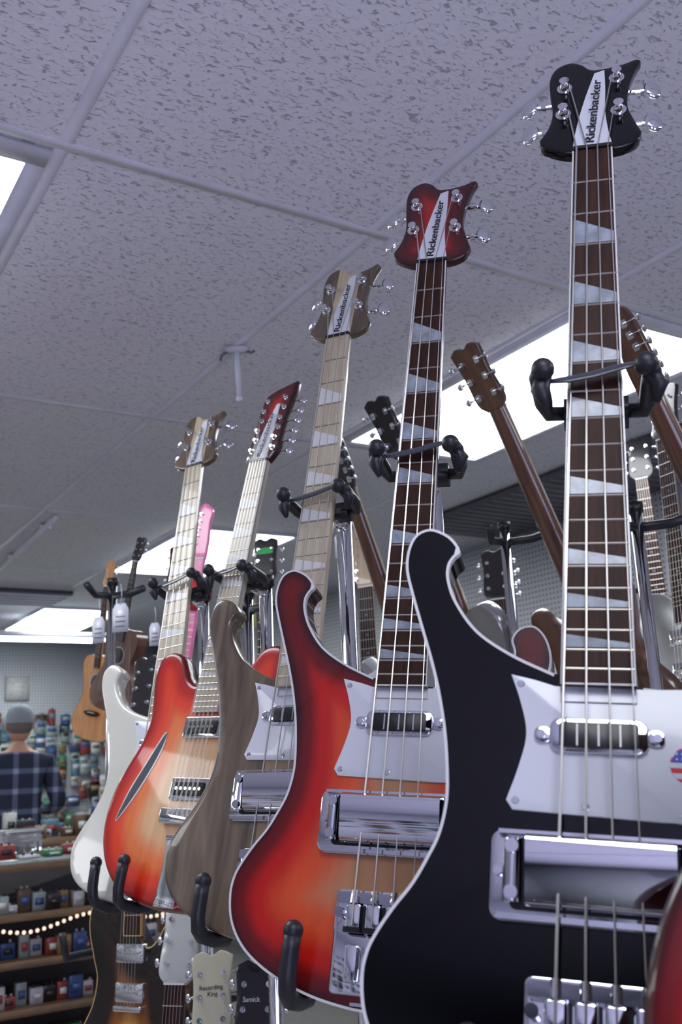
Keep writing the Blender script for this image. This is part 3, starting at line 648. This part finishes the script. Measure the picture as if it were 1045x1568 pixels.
for (x,z,a,b,m) in ((.62,2.04,.26,.28,WHITEP),(1.0,2.04,.2,.2,CM[6])):
    w.box((x,RY1-.02,z),(a,.02,b),CM[2]);w.box((x,RY1-.034,z),(a*.94,.006,b*.94),m)
    for q in range(4): w.box((x,RY1-.038,z-b*.3+q*b*.18),(a*.6,.002,.006),CM[2])
w.obj('paper_notices',mw=RM)
for x in (-.02,.24):
    w=MB(1);w.tube([(0,0,0),(0,0,.05)],[.07,.075],WHITEP,20);w.ball((0,0,.055),.06,WHITEP,(1,1,.35));w.tube([(0,0,0),(0,.0,-.08)],.01,CHROME,8)
    w.obj('round_spot_lamp',mw=RM@Matrix.Translation((x,RY1-.10,2.12))@RZ(math.pi/2,4,'X'))
for k in range(2):
    q=RM@Vector((-2.9+k*.5,RY1-.08,1.30));generic('electric_guitar',('strat','lp')[k%2],(q.x,q.y,1.62),(0,0,1),(.53,-.848,0),[REDL,DARKB][k],BROWN,DARKB,MAPLE,head=('in','33')[k%2])
for k,(y,mm) in enumerate(((1.0,SILV),(1.8,GREY),(2.6,SILV),(3.4,AMBER))):
    q=RM@Vector((RX1-.06,y,0));generic('electric_guitar',('strat','lp')[k%2],(q.x,q.y,1.75),(0,0,1),(-.848,-.53,0),mm,GREY,DARKB,MAPLE,head=('in','33')[k%2])

# ---------------------------------------------------------------- the man
def plaid():
    m,nt,b=newmat('plaid_shirt');setp(b,.85,0,0)
    tc=nt.nodes.new('ShaderNodeTexCoord');sp=nt.nodes.new('ShaderNodeSeparateXYZ');nt.links.new(tc.outputs['Object'],sp.inputs[0])
    def band(o,f,th):
        a=nt.nodes.new('ShaderNodeMath');a.operation='MULTIPLY';a.inputs[1].default_value=f;nt.links.new(o,a.inputs[0])
        c_=nt.nodes.new('ShaderNodeMath');c_.operation='FRACT';nt.links.new(a.outputs[0],c_.inputs[0])
        g=nt.nodes.new('ShaderNodeMath');g.operation='GREATER_THAN';g.inputs[1].default_value=th;nt.links.new(c_.outputs[0],g.inputs[0]);return g.outputs[0]
    ad=nt.nodes.new('ShaderNodeMath');nt.links.new(band(sp.outputs[0],8,.74),ad.inputs[0]);nt.links.new(band(sp.outputs[2],8,.74),ad.inputs[1])
    h=nt.nodes.new('ShaderNodeMath');h.operation='MULTIPLY';h.inputs[1].default_value=.5;nt.links.new(ad.outputs[0],h.inputs[0])
    r=ramp(nt,[(0,(.014,.018,.042)),(.5,(.08,.10,.18)),(1,(.26,.29,.38))],h.outputs[0]);nt.links.new(r.outputs[0],b.inputs['Base Color']);return m
SKIN=mat('skin',(.52,.30,.22),.5);PLAID=plaid();JEANS=mat('jeans',(.03,.05,.12),.8);CAPM=mat('cap_grey',(.27,.29,.34),.8,bump=.4);HAIR=mat('grey_hair',(.16,.13,.12),.8);SHOE=mat('shoes',(.03,.02,.02),.5)
bm=bmesh.new();lay=bm.verts.layers.skin.verify()
def J(x,y,z,r,par=None,r2=None):
    v=bm.verts.new((x,y,z));v[lay].radius=(r,r2 or r)
    if par: bm.edges.new((par,v))
    return v
pel=J(0,0,.95,.155,None,.115);pel[lay].use_root=True
sp1=J(0,0,1.10,.155,pel,.115);sp2=J(0,.01,1.25,.172,sp1,.12);ch=J(0,.02,1.38,.182,sp2,.12);nk=J(0,.03,1.48,.075,ch);hd=J(0,.05,1.56,.058,nk)
for s_ in (-1,1):
    sh=J(s_*.18,.02,1.405,.075,ch);el=J(s_*.265,.0,1.14,.055,sh);wr=J(s_*.20,.24,1.10,.034,el);pm=J(s_*.18,.31,1.09,.034,wr,.018)
    for q,(dx,l) in enumerate(((-.030,.060),(-.010,.072),(.011,.068),(.031,.052))):
        a=J(s_*.18+dx,.355,1.085,.0105,pm);b_=J(s_*.18+dx*1.15,.355+l*.5,1.075,.0095,a);J(s_*.18+dx*1.2,.355+l*.8,1.05,.0085,b_)
    t1=J(s_*.18-s_*.045,.29,1.08,.012,wr);J(s_*.18-s_*.055,.335,1.065,.010,t1)
    hp=J(s_*.095,0,.88,.098,pel);kn=J(s_*.11,.02,.49,.062,hp);an=J(s_*.115,-.01,.09,.043,kn);J(s_*.125,.15,.045,.042,an)
me=bpy.data.meshes.new('body');bm.to_mesh(me);bm.free()
tmp=bpy.data.objects.new('tmp',me);link(tmp);tmp.modifiers.new('s','SKIN').use_smooth_shade=True
sd=tmp.modifiers.new('d','SUBSURF');sd.levels=2;sd.render_levels=2
dg=bpy.context.evaluated_depsgraph_get();me2=bpy.data.meshes.new_from_object(tmp.evaluated_get(dg));bpy.data.objects.remove(tmp)
me2.materials.clear()
for m in (PLAID,JEANS,SKIN,SHOE): me2.materials.append(m)
for p_ in me2.polygons:
    c_=p_.center;p_.use_smooth=True
    p_.material_index=2 if (c_.y>.225 and c_.z>1.0) or c_.z>1.475 else 3 if c_.z<.09 else 1 if c_.z<.93 else 0
MM=Matrix.Translation((-2.17,6.55,0))@Matrix.Rotation(.35,4,'Z')
ME=empty('man',MM);bo=bpy.data.objects.new('body',me2);link(bo);bo.parent=ME
w=MB(1)
w.ball((0,.06,1.655),.105,SKIN,(.76,.93,1.12),24);w.ball((0,.165,1.645),.018,SKIN,(.8,1.1,1.5));w.ball((0,.135,1.565),.035,SKIN,(1,.8,.7))
w.tube([(-.022,.150,1.60),(0,.157,1.598),(.022,.150,1.60)],.006,REDL,8)
for s_ in (-1,1): w.ball((s_*.083,.055,1.65),.028,SKIN,(.35,.7,1.1));w.ball((s_*.032,.146,1.665),.012,WHITEP,(1,.6,.8));w.ball((s_*.032,.153,1.665),.005,BLACKP)
w.ball((0,.045,1.655),.107,HAIR,(.78,.90,.80),24)
w.obj('head',ME)
w=MB(1)
R=[]
for i in range(8):
    a=math.pi/2*max(0,i-1)/6;rr=max(.001,math.cos(a))
    R.append([w.V((.091*rr**.7*math.cos(k*math.pi/12),.052+.110*rr**.7*math.sin(k*math.pi/12),(1.665 if i==0 else 1.69)+.10*math.sin(a))) for k in range(24)])
for a,b_ in zip(R[:-1],R[1:]):
    for k in range(24): w.F([a[k],a[(k+1)%24],b_[(k+1)%24],b_[k]],CAPM)
w.ball((0,.052,1.791),.010,CAPM,(1,1,.5))
w.prism(smooth([(-.078,.12,1),(-.07,.19),(-.03,.235),(.03,.235),(.07,.19),(.078,.12,1)],5),1.678,1.686,CAPM)
w.obj('baseball_cap',ME)

# ---------------------------------------------------------------- lights
def arealight(name,loc,rx,sx,sy,col,en,mw):
    l=bpy.data.lights.new(name,'AREA');l.shape='RECTANGLE';l.size=sx;l.size_y=sy;l.color=col;l.energy=en
    o=bpy.data.objects.new(name,l);link(o);o.matrix_world=mw@Matrix.Translation(loc)@Matrix.Rotation(rx,4,'X');return o
arealight('ceiling_fill_light',((wx0+wx1)/2,RY0-.25,1.1),math.radians(118),3.0,1.4,(.70,.66,1.0),60,RM)  # added fill beyond the unseen window, aimed up to brighten the ceiling
wd=bpy.data.worlds.new('sky');S.world=wd;wd.use_nodes=True;wd.node_tree.nodes['Background'].inputs[0].default_value=(.55,.62,.9,1);wd.node_tree.nodes['Background'].inputs[1].default_value=.5

# ---------------------------------------------------------------- camera
cd=bpy.data.cameras.new('camera');co=bpy.data.objects.new('camera',cd);link(co)
cd.sensor_fit='VERTICAL';cd.sensor_height=24;cd.sensor_width=16;cd.lens=1500/1568*24
cd.clip_start=.02
co.matrix_world=Matrix(((.99899,.04498,0,0),(.01088,-.24168,-.9703,0),(-.04365,.96931,-.24192,1.36),(0,0,0,1)))
cd.dof.use_dof=True;cd.dof.focus_distance=1.25;cd.dof.aperture_fstop=5.6
S.camera=co
